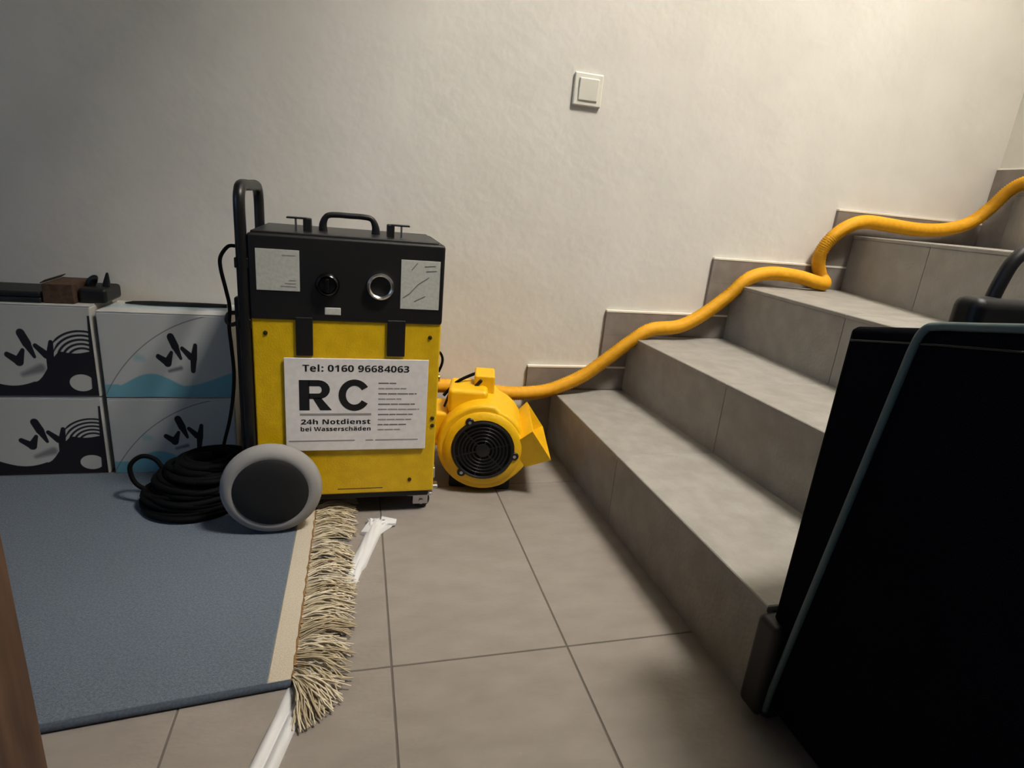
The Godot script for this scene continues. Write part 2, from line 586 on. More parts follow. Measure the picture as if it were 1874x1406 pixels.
func staircase() -> void:
	var s := thing("staircase", "grey tiled winding staircase climbing along the cream wall", "staircase", Vector3.ZERO)
	var T := 0.010
	for i in 5:
		var y1: float = RISE * (i + 1)
		var y0: float = y1 - RISE
		var zr := 0.0115
		var front := [Vector2(step_line(i, zr), zr), Vector2(step_line(i, STAIR_END), STAIR_END)]
		var back := []
		if i < 4:
			back = [Vector2(step_line(i + 1, zr), zr), Vector2(step_line(i + 1, STAIR_END), STAIR_END)]
			for k in 2:
				back[k].x = minf(back[k].x, RIGHT_WALL - 0.013)
		else:
			back = [Vector2(RIGHT_WALL - 0.012, 0.12), Vector2(RIGHT_WALL - 0.012, STAIR_END)]
			front[0] = Vector2(RIGHT_WALL - 0.012, 0.092)
		# concrete core under the tiles
		var st := begin()
		var base := 0.0 if i == 0 else y0 - 0.02
		var c := [Vector3(front[1].x + T, base, front[1].y), Vector3(RIGHT_WALL - 0.013, base, back[1].y), Vector3(RIGHT_WALL - 0.013, base, back[0].y), Vector3(front[0].x + T, base, front[0].y)]
		if i == 4:
			c[3] = Vector3(RIGHT_WALL - 0.014, base, 0.105)
		var all := c.duplicate()
		for p in c:
			all.append(Vector3(p.x, y1 - T, p.z))
		hexa(st, all)
		put(s, "step_core", st.commit(), M.grout)
		# joints between the tiles of one step
		var cuts := [zr, 0.497, STAIR_END]
		if i == 3:
			cuts = [zr, 0.40, STAIR_END]
		if i == 4:
			cuts = [0.092, 0.62, STAIR_END]
		for k in cuts.size() - 1:
			var za: float = cuts[k] + (0.001 if k > 0 else 0.0)
			var zb: float = cuts[k + 1] - (0.001 if k < cuts.size() - 2 else 0.0)
			var fa := front_at(front, za)
			var fb := front_at(front, zb)
			# riser tile
			st = begin()
			hexa(st, [Vector3(fb, y0, zb), Vector3(fb + T, y0, zb), Vector3(fa + T, y0, za), Vector3(fa, y0, za), Vector3(fb, y1 - T - 0.001, zb), Vector3(fb + T, y1 - T - 0.001, zb), Vector3(fa + T, y1 - T - 0.001, za), Vector3(fa, y1 - T - 0.001, za)])
			put(s, "riser_tile", st.commit(), M.stair_tile[(i * 2 + k) % 3])
			# tread tile
			var ba: float = front_at(back, za) + (0.009 if i < 4 else 0.0)
			var bb: float = front_at(back, zb) + (0.009 if i < 4 else 0.0)
			ba = minf(ba, RIGHT_WALL - 0.012)
			bb = minf(bb, RIGHT_WALL - 0.012)
			if ba - fa < 0.003:
				ba = fa + 0.003
			st = begin()
			hexa(st, [Vector3(fb - 0.002, y1 - T, zb), Vector3(bb, y1 - T, zb), Vector3(ba, y1 - T, za), Vector3(fa - 0.002, y1 - T, za), Vector3(fb - 0.002, y1, zb), Vector3(bb, y1, zb), Vector3(ba, y1, za), Vector3(fa - 0.002, y1, za)], 0.0018)
			put(s, "tread_tile", st.commit(), M.stair_tile[(i + k + 1) % 3])

func front_at(l: Array, z: float) -> float:
	var t: float = (z - l[0].y) / (l[1].y - l[0].y)
	return lerpf(l[0].x, l[1].x, t)

# ---------------------------------------------------------------- dehumidifier
func text_part(parent: Node, called: String, words: String, x0: float, x1: float, y0: float, y1: float, z: float, m: Material) -> void:
	var tm := TextMesh.new()
	var sf := SystemFont.new()
	sf.font_names = PackedStringArray(["Droid Sans"])
	sf.font_weight = 700
	tm.font = sf
	tm.text = words
	tm.font_size = 64
	tm.pixel_size = 0.01
	tm.depth = 0.05
	tm.curve_step = 1.0
	var a := tm.get_aabb()
	var sx := (x1 - x0) / a.size.x
	var sy := (y1 - y0) / a.size.y
	var b := Basis.from_scale(Vector3(sx, sy, 0.01))
	var c := a.get_center()
	put(parent, called, tm, m, Transform3D(b, Vector3((x0 + x1) / 2 - c.x * sx, (y0 + y1) / 2 - c.y * sy, z)))

# Heavy block capitals: an R in a w x h cell, a C round a centre
func letter_r(o: Vector2, s: Vector2, z: float) -> ArrayMesh:
	var st := begin()
	var shape := func(q: Array) -> void:
		var p := PackedVector2Array()
		for v in q:
			p.append(o + Vector2(v[0], v[1]) * s)
		extrude(st, Transform3D.IDENTITY, p, z - 0.0004, z + 0.0002)
	shape.call([[0, 0], [0.32, 0], [0.32, 1], [0, 1]])
	shape.call([[0.30, 0.80], [0.62, 0.80], [0.62, 1], [0.30, 1]])
	shape.call([[0.30, 0.38], [0.62, 0.38], [0.62, 0.56], [0.30, 0.56]])
	shape.call([[0.42, 0.40], [0.68, 0.42], [1.03, 0.0], [0.66, 0.0]])
	for i in 10:
		var a := -PI * 0.5 + PI * i / 10.0
		var b := -PI * 0.5 + PI * (i + 1) / 10.0
		shape.call([[0.61 + 0.10 * cos(a), 0.68 + 0.12 * sin(a)], [0.61 + 0.36 * cos(a), 0.69 + 0.31 * sin(a)], [0.61 + 0.36 * cos(b), 0.69 + 0.31 * sin(b)], [0.61 + 0.10 * cos(b), 0.68 + 0.12 * sin(b)]])
	return st.commit()

func letter_c(c: Vector2, r: Vector2, z: float) -> ArrayMesh:
	var st := begin()
	for i in 28:
		var a := deg_to_rad(32.0 + (328.0 - 32.0) * i / 28.0)
		var b := deg_to_rad(32.0 + (328.0 - 32.0) * (i + 1) / 28.0)
		var p := PackedVector2Array()
		for q in [[0.56, a], [1.0, a], [1.0, b], [0.56, b]]:
			p.append(c + Vector2(cos(q[1]) * (q[0] if q[0] == 1.0 else 0.54), sin(q[1]) * (q[0] if q[0] == 1.0 else 0.60)) * r)
		extrude(st, Transform3D.IDENTITY, p, z - 0.0004, z + 0.0002)
	return st.commit()

func dehumidifier() -> void:
	var o := thing("dehumidifier", "tall yellow and black wheeled dehumidifier with a white RC sign", "dehumidifier", Vector3((BODY_L + BODY_R) / 2, 0, (BODY_F + BODY_B) / 2))
	var inv := at(-o.position.x, 0, -o.position.z)   # parts below are written in room coordinates
	var z := BODY_F
	# yellow lower case and black upper case
	var body := put(o, "lower_case", rb_at(BODY_L, BODY_R, 0.060, 0.470, BODY_B + 0.004, z - 0.004, 0.004), M.yellow_body, inv)
	for p in [[-0.6391, 0.4327], [-0.307, 0.4321], [-0.3397, 0.0924], [-0.2938, 0.2445], [-0.2929, 0.2266]]:
		put(body, "screw", lathe_mesh([Vector2(0.0045, 0.0), Vector2(0.0045, 0.002), Vector2(0.003, 0.003), Vector2(0.0, 0.003)], 14), M.screw, at(p[0], p[1], z - 0.0045))
	put(body, "base_seam", rb_at(-0.50, -0.40, 0.0725, 0.0745, z - 0.006, z - 0.0035, 0.0006), M.screw)
	put(o, "underside", rb_at(BODY_L + 0.01, BODY_R - 0.01, 0.044, 0.061, BODY_B + 0.02, z - 0.012, 0.003), M.black, inv)
	var head := put(o, "upper_case", rb_at(BODY_L - 0.001, BODY_R + 0.001, 0.4605, 0.629, BODY_B, z, 0.006), M.black, inv)
	put(head, "lid", rb_at(BODY_L + 0.004, BODY_R - 0.012, 0.626, 0.633, BODY_B + 0.008, z - 0.012, 0.003), M.black_metal)
	# the two black tabs that hang over the yellow case
	for p in [[-0.581, -0.5478, 0.3869], [-0.3982, -0.3605, 0.3889]]:
		put(o, "strap", rb_at(p[0], p[1], p[2], 0.468, z - 0.006, z + 0.002, 0.002), M.black, inv)
	# foil plates
	var pl := put(o, "rating_plate", rb_at(-0.6515, -0.571, 0.520, 0.6005, z - 0.002, z + 0.0012, 0.0006), M.foil, inv, "silver printed rating plate")
	for k in 3:
		put(pl, "print_line", rb_at(-0.607 + 0.008 * k, -0.578, 0.528 + 0.006 * k, 0.5305 + 0.006 * k, z + 0.0010, z + 0.0015, 0.0002), M.ink_soft)
	put(pl, "print_line", rb_at(-0.603, -0.578, 0.589, 0.591, z + 0.0010, z + 0.0015, 0.0002), M.ink_soft)
	var pr := put(o, "diagram_plate", rb_at(-0.3733, -0.2925, 0.4935, 0.5955, z - 0.002, z + 0.0012, 0.0006), M.foil, inv, "silver plate with a line diagram")
	var dl := [[Vector2(-0.368, 0.517), Vector2(-0.355, 0.526)], [Vector2(-0.355, 0.526), Vector2(-0.338, 0.546)], [Vector2(-0.338, 0.546), Vector2(-0.315, 0.562)], [Vector2(-0.352, 0.575), Vector2(-0.340, 0.590)], [Vector2(-0.325, 0.584), Vector2(-0.303, 0.586)], [Vector2(-0.322, 0.574), Vector2(-0.300, 0.576)], [Vector2(-0.345, 0.510), Vector2(-0.322, 0.522)]]
	for d in dl:
		put(pr, "print_line", tube_mesh([Vector3(d[0].x, d[0].y, z + 0.0011), Vector3(d[1].x, d[1].y, z + 0.0011)], 0.0009, 6), M.ink_grey)
	put(o, "badge", rb_at(-0.5245, -0.4925, 0.4745, 0.490, z - 0.002, z + 0.0015, 0.002), M.foil, inv, "small silver badge")
	# outlet socket with bright ring, and the black socket beside it
	var ring := put(o, "hose_socket", lathe_mesh([Vector2(0.0272, -0.004), Vector2(0.0285, 0.004), Vector2(0.027, 0.010), Vector2(0.0235, 0.0115), Vector2(0.0205, 0.009), Vector2(0.0202, -0.002)], 40), M.chrome, inv * at(-0.4142, 0.5388, z), "bright metal ring around a dark opening")
	put(ring, "opening", lathe_mesh([Vector2(0.0204, 0.0022), Vector2(0.0204, 0.0018), Vector2(0.0, 0.0008)], 32), M.black)
	var kn := put(o, "control_knob", lathe_mesh([Vector2(0.0235, -0.002), Vector2(0.0235, 0.006), Vector2(0.021, 0.012), Vector2(0.018, 0.014), Vector2(0.015, 0.010), Vector2(0.0, 0.009)], 32), M.black_gloss, inv * at(-0.518, 0.537, z))
	put(kn, "grip", rb(Vector3(0.008, 0.028, 0.016), 0.003), M.black_gloss, at(0, 0, 0.012))
	# carrying handle on the lid
	var hz := 0.285
	var hp := curve([Vector3(-0.532, 0.630, hz), Vector3(-0.5325, 0.648, hz), Vector3(-0.524, 0.664, hz), Vector3(-0.505, 0.6675, hz), Vector3(-0.478, 0.6675, hz), Vector3(-0.450, 0.6675, hz), Vector3(-0.431, 0.664, hz), Vector3(-0.4225, 0.648, hz), Vector3(-0.422, 0.630, hz)], 5)
	var rr := []
	for i in hp.size():
		var e := absf(float(i) / (hp.size() - 1) - 0.5) * 2.0
		rr.append(0.0062 if e < 0.55 else lerpf(0.0062, 0.0100, (e - 0.55) / 0.45))
	put(o, "carry_handle", tube_mesh(hp, rr, 12), M.black, inv)
	# winged latches on both sides of the handle
	for p in [[-0.5605, -1.0], [-0.3925, 1.0]]:
		var x: float = p[0]
		var s: float = p[1]
		var la := put(o, "latch", rb_at(x - 0.008, x + 0.008, 0.630, 0.6595, 0.326, 0.350, 0.003), M.black, inv)
		put(la, "wing", rb_at(minf(x, x + s * 0.040), maxf(x, x + s * 0.040), 0.6565, 0.6600, 0.326, 0.350, 0.0015), M.black_metal)
		put(la, "pin", tube_mesh([Vector3(x + s * 0.023, 0.631, 0.338), Vector3(x + s * 0.023, 0.657, 0.338)], 0.0022, 8), M.zinc)
	# push handle: one bent tube on the left side, legs front and back, bow on top
	var px := -0.6765
	var zb := BODY_B + 0.022
	var zf := BODY_F - 0.006
	var bow := curve([Vector3(px, 0.10, zf), Vector3(px, 0.40, zf), Vector3(px, 0.62, zf), Vector3(px, 0.680, zf), Vector3(px, 0.703, zf - 0.010), Vector3(px, 0.713, zf - 0.035), Vector3(px, 0.713, (zf + zb) / 2), Vector3(px, 0.713, zb + 0.035), Vector3(px, 0.703, zb + 0.010), Vector3(px, 0.680, zb), Vector3(px, 0.62, zb), Vector3(px, 0.40, zb), Vector3(px, 0.10, zb)], 6)
	put(o, "push_handle", tube_mesh(bow, 0.0108, 14), M.black_metal, inv)
	put(o, "frame_plate", rb_at(-0.697, -0.6652, 0.08, 0.50, zf - 0.032, zf - 0.010, 0.004), M.black, inv)
	put(o, "frame_plate", rb_at(-0.697, -0.6652, 0.08, 0.50, zb + 0.010, zb + 0.032, 0.004), M.black, inv)
	for y in [0.14, 0.45, 0.57]:
		put(o, "clamp", rb_at(-0.690, BODY_L + 0.0005, y - 0.010, y + 0.010, zf - 0.012, zf + 0.006, 0.002), M.black_metal, inv)
	put(o, "cable_hook", tube_mesh(curve([Vector3(-0.695, 0.468, 0.395), Vector3(-0.708, 0.466, 0.398), Vector3(-0.712, 0.452, 0.400), Vector3(-0.704, 0.444, 0.398), Vector3(-0.694, 0.447, 0.395)], 4), 0.0045, 8), M.black_metal, inv)
	# lead from the machine's hook down to the heap
	var lead := [[-0.688, 0.600, 0.40], [-0.702, 0.598, 0.40], [-0.716, 0.578, 0.40], [-0.717, 0.555, 0.40], [-0.710, 0.515, 0.40], [-0.705, 0.480, 0.40], [-0.708, 0.440, 0.40], [-0.706, 0.400, 0.40], [-0.704, 0.345, 0.40], [-0.708, 0.295, 0.40], [-0.718, 0.240, 0.395], [-0.732, 0.190, 0.385], [-0.737, 0.170, 0.380]]
	var lp := []
	for q in lead:
		lp.append(Vector3(q[0], q[1], q[2]))
	put(o, "power_lead", tube_mesh(curve(lp, 5), 0.0036, 8), M.cable, inv)
	# sign
	var sg := put(o, "sign_sheet", rb_at(-0.6055, -0.308, 0.1725, 0.3825, z - 0.001, z + 0.0022, 0.001), M.paper, inv, "white laminated sign with black lettering")
	var tz := z + 0.0023
	text_part(sg, "lettering", "Tel: 0160 96684063", -0.5689, -0.3494, 0.3537, 0.3693, tz, M.ink)
	var R0 := Vector2(-0.577, 0.2672)
	put(sg, "lettering", letter_r(R0, Vector2(0.0640, 0.0677), tz), M.ink)
	put(sg, "lettering", letter_c(Vector2(-0.4644, 0.3013), Vector2(0.0330, 0.0358), tz), M.ink)
	text_part(sg, "lettering", "24h Notdienst", -0.5746, -0.4302, 0.2345, 0.2468, tz, M.ink)
	text_part(sg, "lettering", "bei Wasserschäden", -0.5755, -0.4295, 0.2187, 0.2292, tz, M.ink)
	put(sg, "print_line", rb_at(-0.5766, -0.4287, 0.2550, 0.2600, z + 0.0018, z + 0.0025, 0.0003), M.ink_soft)
	var wd := [0.042, 0.060, 0.083, 0.050, 0.080, 0.090, 0.076, 0.073, 0.062, 0.052]
	for k in 10:
		var y := 0.3275 - 0.01205 * k
		var x := -0.4145
		var x1: float = x + wd[k]
		while x < x1 - 0.004:
			var e := minf(x1, x + rng.randf_range(0.010, 0.026))
			put(sg, "print_line", rb_at(x, e, y, y + 0.0030, z + 0.0018, z + 0.0025, 0.0003), M.ink_soft if k % 2 == 1 else M.ink_grey)
			x = e + 0.0015
	for p in [[-0.600, -0.463], [-0.4403, -0.424], [-0.419, -0.325]]:
		put(sg, "print_line", rb_at(p[0], p[1], 0.1945, 0.1975, z + 0.0018, z + 0.0025, 0.0003), M.ink_soft)
	# big wheels on an axle
	put(o, "axle", tube_mesh([Vector3(-0.630, 0.1125, 0.085), Vector3(-0.630, 0.1125, 0.48)], 0.009, 10), M.zinc, inv)
	for s in [1, -1]:
		var wz := 0.470 if s == 1 else 0.096
		var wxf := inv * at(-0.630, 0.1125, wz, Basis.IDENTITY if s == 1 else ry(180))
		var prof := []
		for i in 13:
			var w := -PI * 0.5 + PI * i / 12.0
			prof.append(Vector2(0.0790 + 0.0215 * cos(w), 0.021 * sin(w)))
		prof.push_front(Vector2(0.068, -0.021))
		prof.append(Vector2(0.073, 0.019))
		prof.append(Vector2(0.070, 0.012))
		var wh := put(o, "wheel", lathe_mesh(prof, 56), M.tyre, wxf, "light grey tyre")
		put(wh, "hub", lathe_mesh([Vector2(0.0, -0.018), Vector2(0.072, -0.016), Vector2(0.0745, 0.020), Vector2(0.068, 0.024), Vector2(0.040, 0.026), Vector2(0.0, 0.0265)], 48), M.hub, Transform3D.IDENTITY, "black wheel disc")
	# casters
	for s in [1, -1]:
		var cz := 0.372 if s == 1 else 0.196
		var cx := -0.312
		var ca := put(o, "caster", rb_at(cx - 0.030, cx + 0.030, 0.040, 0.047, cz - 0.026, cz + 0.026, 0.002), M.zinc, inv)
		for e in [-1, 1]:
			put(ca, "fork", rb_at(cx - 0.016, cx + 0.020, 0.014, 0.043, cz + e * 0.016 - 0.002, cz + e * 0.016 + 0.002, 0.0018), M.zinc)
		put(ca, "caster_wheel", lathe_mesh([Vector2(0.0, -0.012), Vector2(0.019, -0.012), Vector2(0.0215, -0.008), Vector2(0.0215, 0.008), Vector2(0.019, 0.012), Vector2(0.0, 0.012)], 28), M.black_rubber, at(cx + 0.004, 0.0217, cz))
		put(ca, "bolt", lathe_mesh([Vector2(0.0, -0.022), Vector2(0.006, -0.022), Vector2(0.006, 0.022), Vector2(0.0, 0.022)], 12), M.zinc, at(cx + 0.004, 0.0217, cz))
		put(ca, "brake_pedal", rb_at(cx + 0.020, cx + 0.044, 0.052, 0.060, cz - 0.012, cz + 0.012, 0.003), M.zinc)
	# fittings on the right side
	var fit := put(o, "drain_coupling", lathe_mesh([Vector2(0.0, -0.002), Vector2(0.013, -0.002), Vector2(0.013, 0.006), Vector2(0.009, 0.007), Vector2(0.009, 0.014), Vector2(0.0, 0.014)], 20), M.brass, inv * at(BODY_R, 0.315, 0.330, ry(90)))
	put(fit, "nozzle", lathe_mesh([Vector2(0.0, 0.0), Vector2(0.006, 0.0), Vector2(0.005, 0.010), Vector2(0.0, 0.010)], 16), M.zinc, at(0, -0.03, 0.0))
	put(o, "side_lead", tube_mesh(curve([Vector3(BODY_R - 0.002, 0.372, 0.33), Vector3(-0.274, 0.378, 0.33), Vector3(-0.266, 0.366, 0.33), Vector3(-0.266, 0.350, 0.33), Vector3(-0.273, 0.330, 0.33)], 5), 0.0032, 8), M.cable, inv)
	put(o, "side_latch", rb_at(BODY_R - 0.001, BODY_R + 0.006, 0.084, 0.112, 0.375, 0.395, 0.003), M.zinc, inv)

# ---------------------------------------------------------------- blower
func blower() -> void:
	var th := deg_to_rad(12.0)
	# local x runs along the outlet, z points out of the grille
	var o := thing("blower", "small yellow snail-shaped blower with round black grille beside dehumidifier", "blower", Vector3(-0.135, 0.0, 0.255), -th)
	var zf := 0.072       # front face
	var zb := -0.110      # back face
	var cy := 0.127
	var R := 0.116
	# scroll outline: drum that runs out into the nozzle towards upper right
	var p := PackedVector2Array()
	for i in 30:
		var a := deg_to_rad(78.0 + i * (302.0 - 78.0) / 29.0)
		p.append(Vector2(R * cos(a), cy + R * sin(a)))
	p.append(Vector2(0.092, cy - 0.070))
	p.append(Vector2(0.114, cy - 0.040))
	p.append(Vector2(0.088, cy + 0.004))
	for i in 4:
		var a := deg_to_rad(28.0 + i * 14.0)
		p.append(Vector2(R * 0.93 * cos(a), cy + R * 0.93 * sin(a)))
	var st := begin()
	extrude(st, Transform3D.IDENTITY, p, zb, zf, 0.010)
	var body := put(o, "housing", st.commit(), M.yellow_fan)
	# raised ring round the intake
	put(body, "intake_ring", lathe_mesh([Vector2(0.100, -0.010), Vector2(0.098, 0.004), Vector2(0.090, 0.010), Vector2(0.080, 0.011), Vector2(0.077, 0.004), Vector2(0.077, -0.004)], 48), M.yellow_fan, at(0, cy, zf))
	# nozzle mouth: flared frame with a hollow inside
	var d := Vector2(0.81, 0.586).normalized()
	var e := Vector2(-d.y, d.x)
	var mo := Vector2(0.129, cy + 0.011)
	var no := Transform3D(Basis(Vector3(e.x, e.y, 0), Vector3(0, 0, 1), Vector3(d.x, d.y, 0)), Vector3(mo.x, mo.y, (zf + zb) / 2 - 0.006))
	var nz := put(o, "outlet_nozzle", frame_mesh(0.036, 0.096, 0.046, 0.112, 0.008, -0.045, 0.022), M.yellow_fan, no)
	put(nz, "duct", rb(Vector3(0.074, 0.194, 0.004), 0.001), M.yellow_fan, at(0, 0, -0.040))
	for k in 3:
		put(nz, "vane", rb(Vector3(0.066, 0.003, 0.030), 0.001), M.yellow_fan, at(0, -0.05 + 0.05 * k, -0.020))
	# grille with rings, spokes and lugs
	var gr := put(o, "grille", lathe_mesh([Vector2(0.078, -0.004), Vector2(0.078, 0.012), Vector2(0.074, 0.014), Vector2(0.071, 0.012), Vector2(0.071, 0.004)], 44), M.black, at(0, cy, zf + 0.002), "round black intake grille")
	put(gr, "backing", lathe_mesh([Vector2(0.0715, 0.001), Vector2(0.0, 0.001)], 36), M.black_rubber)
	for r in [0.062, 0.053, 0.044, 0.035, 0.026]:
		var c := []
		for i in 40:
			c.append(Vector3(r * cos(TAU * i / 40), r * sin(TAU * i / 40), 0.011))
		put(gr, "guard_ring", tube_mesh(c, 0.0017, 6, true), M.black_metal)
	for i in 6:
		var a := TAU * i / 6 + 0.3
		put(gr, "spoke", tube_mesh([Vector3(0.016 * cos(a), 0.016 * sin(a), 0.0095), Vector3(0.072 * cos(a), 0.072 * sin(a), 0.0095)], 0.0020, 6), M.black_metal)
	put(gr, "hub_cap", lathe_mesh([Vector2(0.018, 0.003), Vector2(0.018, 0.011), Vector2(0.014, 0.0135), Vector2(0.0, 0.0135)], 24), M.black_metal)
	for a in [117.0, -8.0, 232.0]:
		var w := deg_to_rad(a)
		var lg := put(gr, "lug", lathe_mesh([Vector2(0.011, -0.006), Vector2(0.011, 0.010), Vector2(0.009, 0.012), Vector2(0.0, 0.012)], 18), M.black, at(0.0815 * cos(w), 0.0815 * sin(w), 0))
		put(lg, "screw", lathe_mesh([Vector2(0.004, 0.011), Vector2(0.004, 0.0135), Vector2(0.0, 0.0135)], 12), M.zinc)
	# shoulder and grip block on top, switch slots
	put(o, "shoulder", rb_at(-0.098, 0.004, 0.195, 0.262, zb + 0.020, zf - 0.050, 0.012), M.yellow_fan)
	var gb := put(o, "grip_block", rb_at(-0.034, 0.020, 0.215, 0.290, zb + 0.004, zb + 0.085, 0.006), M.yellow_fan)
	put(gb, "slot", rb(Vector3(0.009, 0.036, 0.010), 0.003), M.black, at(-0.026, 0.264, zb + 0.086, rz(-38)))
	put(o, "cable_rib", tube_mesh(curve([Vector3(-0.112, 0.226, -0.030), Vector3(-0.080, 0.262, -0.040), Vector3(-0.044, 0.280, -0.055), Vector3(-0.030, 0.284, -0.060)], 5), 0.0042, 8), M.cable)
	put(o, "side_slot", rb(Vector3(0.006, 0.046, 0.012), 0.002), M.black, at(-0.101, 0.222, -0.02, rz(-18)))
	put(o, "side_box", rb_at(-0.150, -0.092, 0.100, 0.196, zb + 0.010, zf - 0.055, 0.010), M.yellow_fan)
	# rubber feet
	for q in [[-0.060, 0.030], [0.055, 0.030], [-0.060, -0.080], [0.055, -0.080]]:
		put(o, "foot", rb_at(q[0] - 0.022, q[0] + 0.022, 0.0, 0.034, q[1] - 0.014, q[1] + 0.014, 0.005), M.black_rubber)

# Rectangular open funnel: half sizes at the root, at the mouth, wall thickness, from z0 to z1
func frame_mesh(a0: float, b0: float, a1: float, b1: float, t: float, z0: float, z1: float) -> ArrayMesh:
	var st := begin()
	var s := [Vector2(-1, -1), Vector2(1, -1), Vector2(1, 1), Vector2(-1, 1)]
	var o0 := []
	var o1 := []
	var i0 := []
	var i1 := []
	for q in s:
		o0.append(Vector3(q.x * a0, q.y * b0, z0))
		o1.append(Vector3(q.x * a1, q.y * b1, z1))
		i0.append(Vector3(q.x * (a0 - t), q.y * (b0 - t), z0))
		i1.append(Vector3(q.x * (a1 - t), q.y * (b1 - t), z1))
	for i in 4:
		var j := (i + 1) % 4
		flat(st, [o0[i], o0[j], o1[j], o1[i]])
		flat(st, [i0[j], i0[i], i1[i], i1[j]])
		flat(st, [o1[i], o1[j], i1[j], i1[i]])
		flat(st, [o0[j], o0[i], i0[i], i0[j]])
	return st.commit()

# ---------------------------------------------------------------- hose
func hose() -> void:
	var o := thing("drain_hose", "yellow corrugated hose snaking up the steps along the wall", "hose", Vector3(0.0, 0, 0.05))
	var z := 0.0
	var q := [[-0.47, 0.150, 0.055], [-0.40, 0.185, 0.035], [-0.30, 0.203, 0.012], [-0.216, 0.203, 0.0], [-0.122, 0.194, 0.0], [-0.02, 0.181, 0.0], [0.082, 0.186, 0.0], [0.15, 0.208, 0.0], [0.217, 0.242, 0.0], [0.282, 0.292, 0.0], [0.347, 0.345, 0.0], [0.414, 0.389, 0.0], [0.506, 0.402, 0.0], [0.576, 0.436, 0.0], [0.66, 0.502, 0.0], [0.724, 0.563, 0.0], [0.80, 0.584, 0.0], [0.895, 0.580, 0.008], [0.950, 0.569, 0.020], [0.985, 0.563, 0.020], [1.004, 0.567, 0.006], [1.002, 0.585, -0.013], [0.985, 0.625, -0.018], [0.985, 0.668, -0.014], [1.008, 0.712, -0.006], [1.052, 0.748, 0.0], [1.11, 0.765, 0.0], [1.19, 0.763, 0.0], [1.327, 0.757, 0.0], [1.44, 0.766, 0.0], [1.53, 0.795, 0.006], [1.575, 0.845, 0.022], [1.598, 0.905, 0.050], [1.607, 0.935, 0.10], [1.612, 0.935, 0.16]]
	var pts := []
	for a in q:
		pts.append(Vector3(a[0], a[1], a[2]))
	var c := curve(pts, 8)
	# even spacing, then ribs
	var cum := [0.0]
	for i in range(1, c.size()):
		cum.append(cum[-1] + c[i].distance_to(c[i - 1]))
	var total: float = cum[-1]
	var stepl := 0.0016
	var n := int(total / stepl)
	var line := []
	var rad := []
	var k := 0
	for i in n + 1:
		var s := minf(i * total / n, total - 1e-6)
		while cum[k + 1] < s:
			k += 1
		line.append(c[k].lerp(c[k + 1], (s - cum[k]) / (cum[k + 1] - cum[k])))
		rad.append(0.0200 + [0.0017, 0.0, -0.0017, 0.0][i % 4])
	put(o, "corrugated_tube", tube_mesh(line, rad, 16), M.yellow_hose)
	put(o, "end_cuff", tube_mesh([Vector3(-0.475, 0.148, 0.058), Vector3(-0.44, 0.163, 0.047)], 0.0232, 20), M.black_rubber)

# ---------------------------------------------------------------- printed cartons
func seg_d(p: Vector2, a: Vector2, b: Vector2, ra: float, rb_: float) -> float:
	var ab := b - a
	var t := clampf((p - a).dot(ab) / ab.length_squared(), 0.0, 1.0)
	return p.distance_to(a + ab * t) - lerpf(ra, rb_, t)

func logo_d(p: Vector2, s: float) -> float:
	# hand-brushed word, in pixels from its own origin
	var d := 1e9
	for q in [[-8, 140, 55, 180, 13, 20], [55, 180, 88, 112, 22, 9], [92, 10, 118, 70, 20, 21], [118, 70, 152, 150, 20, 8], [168, 84, 225, 138, 11, 18], [264, 62, 246, 150, 11, 19], [246, 150, 236, 232, 18, 13]]:
		d = minf(d, seg_d(p, Vector2(q[0], q[1]) * s, Vector2(q[2], q[3]) * s, q[4] * s * 1.3, q[5] * s * 1.3))
	return d

func ink(img: Image, x: int, y: int, c: Color, d: float, soft := 3.0) -> void:
	var a := clampf(0.5 - d / soft, 0.0, 1.0)
	if a > 0:
		img.set_pixel(x, y, img.get_pixel(x, y).lerp(c, a))

func black_print() -> ImageTexture:
	var w := 430
	var h := 270
	var img := Image.create(w, h, false, Image.FORMAT_RGB8)
	var paper := Color(0.76, 0.755, 0.725)
	var blk := Color(0.06, 0.045, 0.08)
	img.fill(paper)
	for y in h:
		for x in w:
			var p := Vector2(x * 2.0, y * 2.0)      # 860 x 540 design units
			# grey brush smears under the word
			if p.y > 330 and p.y < 440:
				var g := seg_d(p, Vector2(405, 405), Vector2(520, 365), 12, 26)
				ink(img, x, y, Color(0.50, 0.49, 0.49), g, 26.0)
			# big wave
			if p.x > 150:
				var top := 0.0
				if p.x < 470:
					top = 425 + 50 * sin((p.x - 150) / 320.0 * PI * 0.85)
				elif p.x < 660:
					var t := (p.x - 470) / 190.0
					top = lerpf(450, 262, t * t * (3 - 2 * t))
				else:
					top = 262 + 10 * sin((p.x - 660) * 0.02)
				var dd := top - p.y
				dd = maxf(dd, -(Vector2((p.x - 760) / 78.0, (p.y - 455) / 54.0).length() - 1.0) * 55.0)
				ink(img, x, y, blk, dd)
			elif p.y > 430:
				ink(img, x, y, blk, 460 - p.y)
			# spray lines above the crest
			if p.x > 600 and p.y > 120 and p.y < 320:
				var r := Vector2((p.x - 790), (p.y - 330) * 1.15).length()
				var ph := fmod(r, 30.0)
				if r > 85 and r < 232 and p.y < 330:
					ink(img, x, y, blk, (absf(ph - 15.0) - 7.0) + clampf((640 - p.x) * 0.15, 0, 20), 5.0)
			if p.x > 815 and p.y > 40:
				ink(img, x, y, blk, 845 - p.x - (p.y - 60) * 0.06, 6.0)
			ink(img, x, y, blk, logo_d(p - Vector2(338, 145), 1.0))
	return ImageTexture.create_from_image(img)

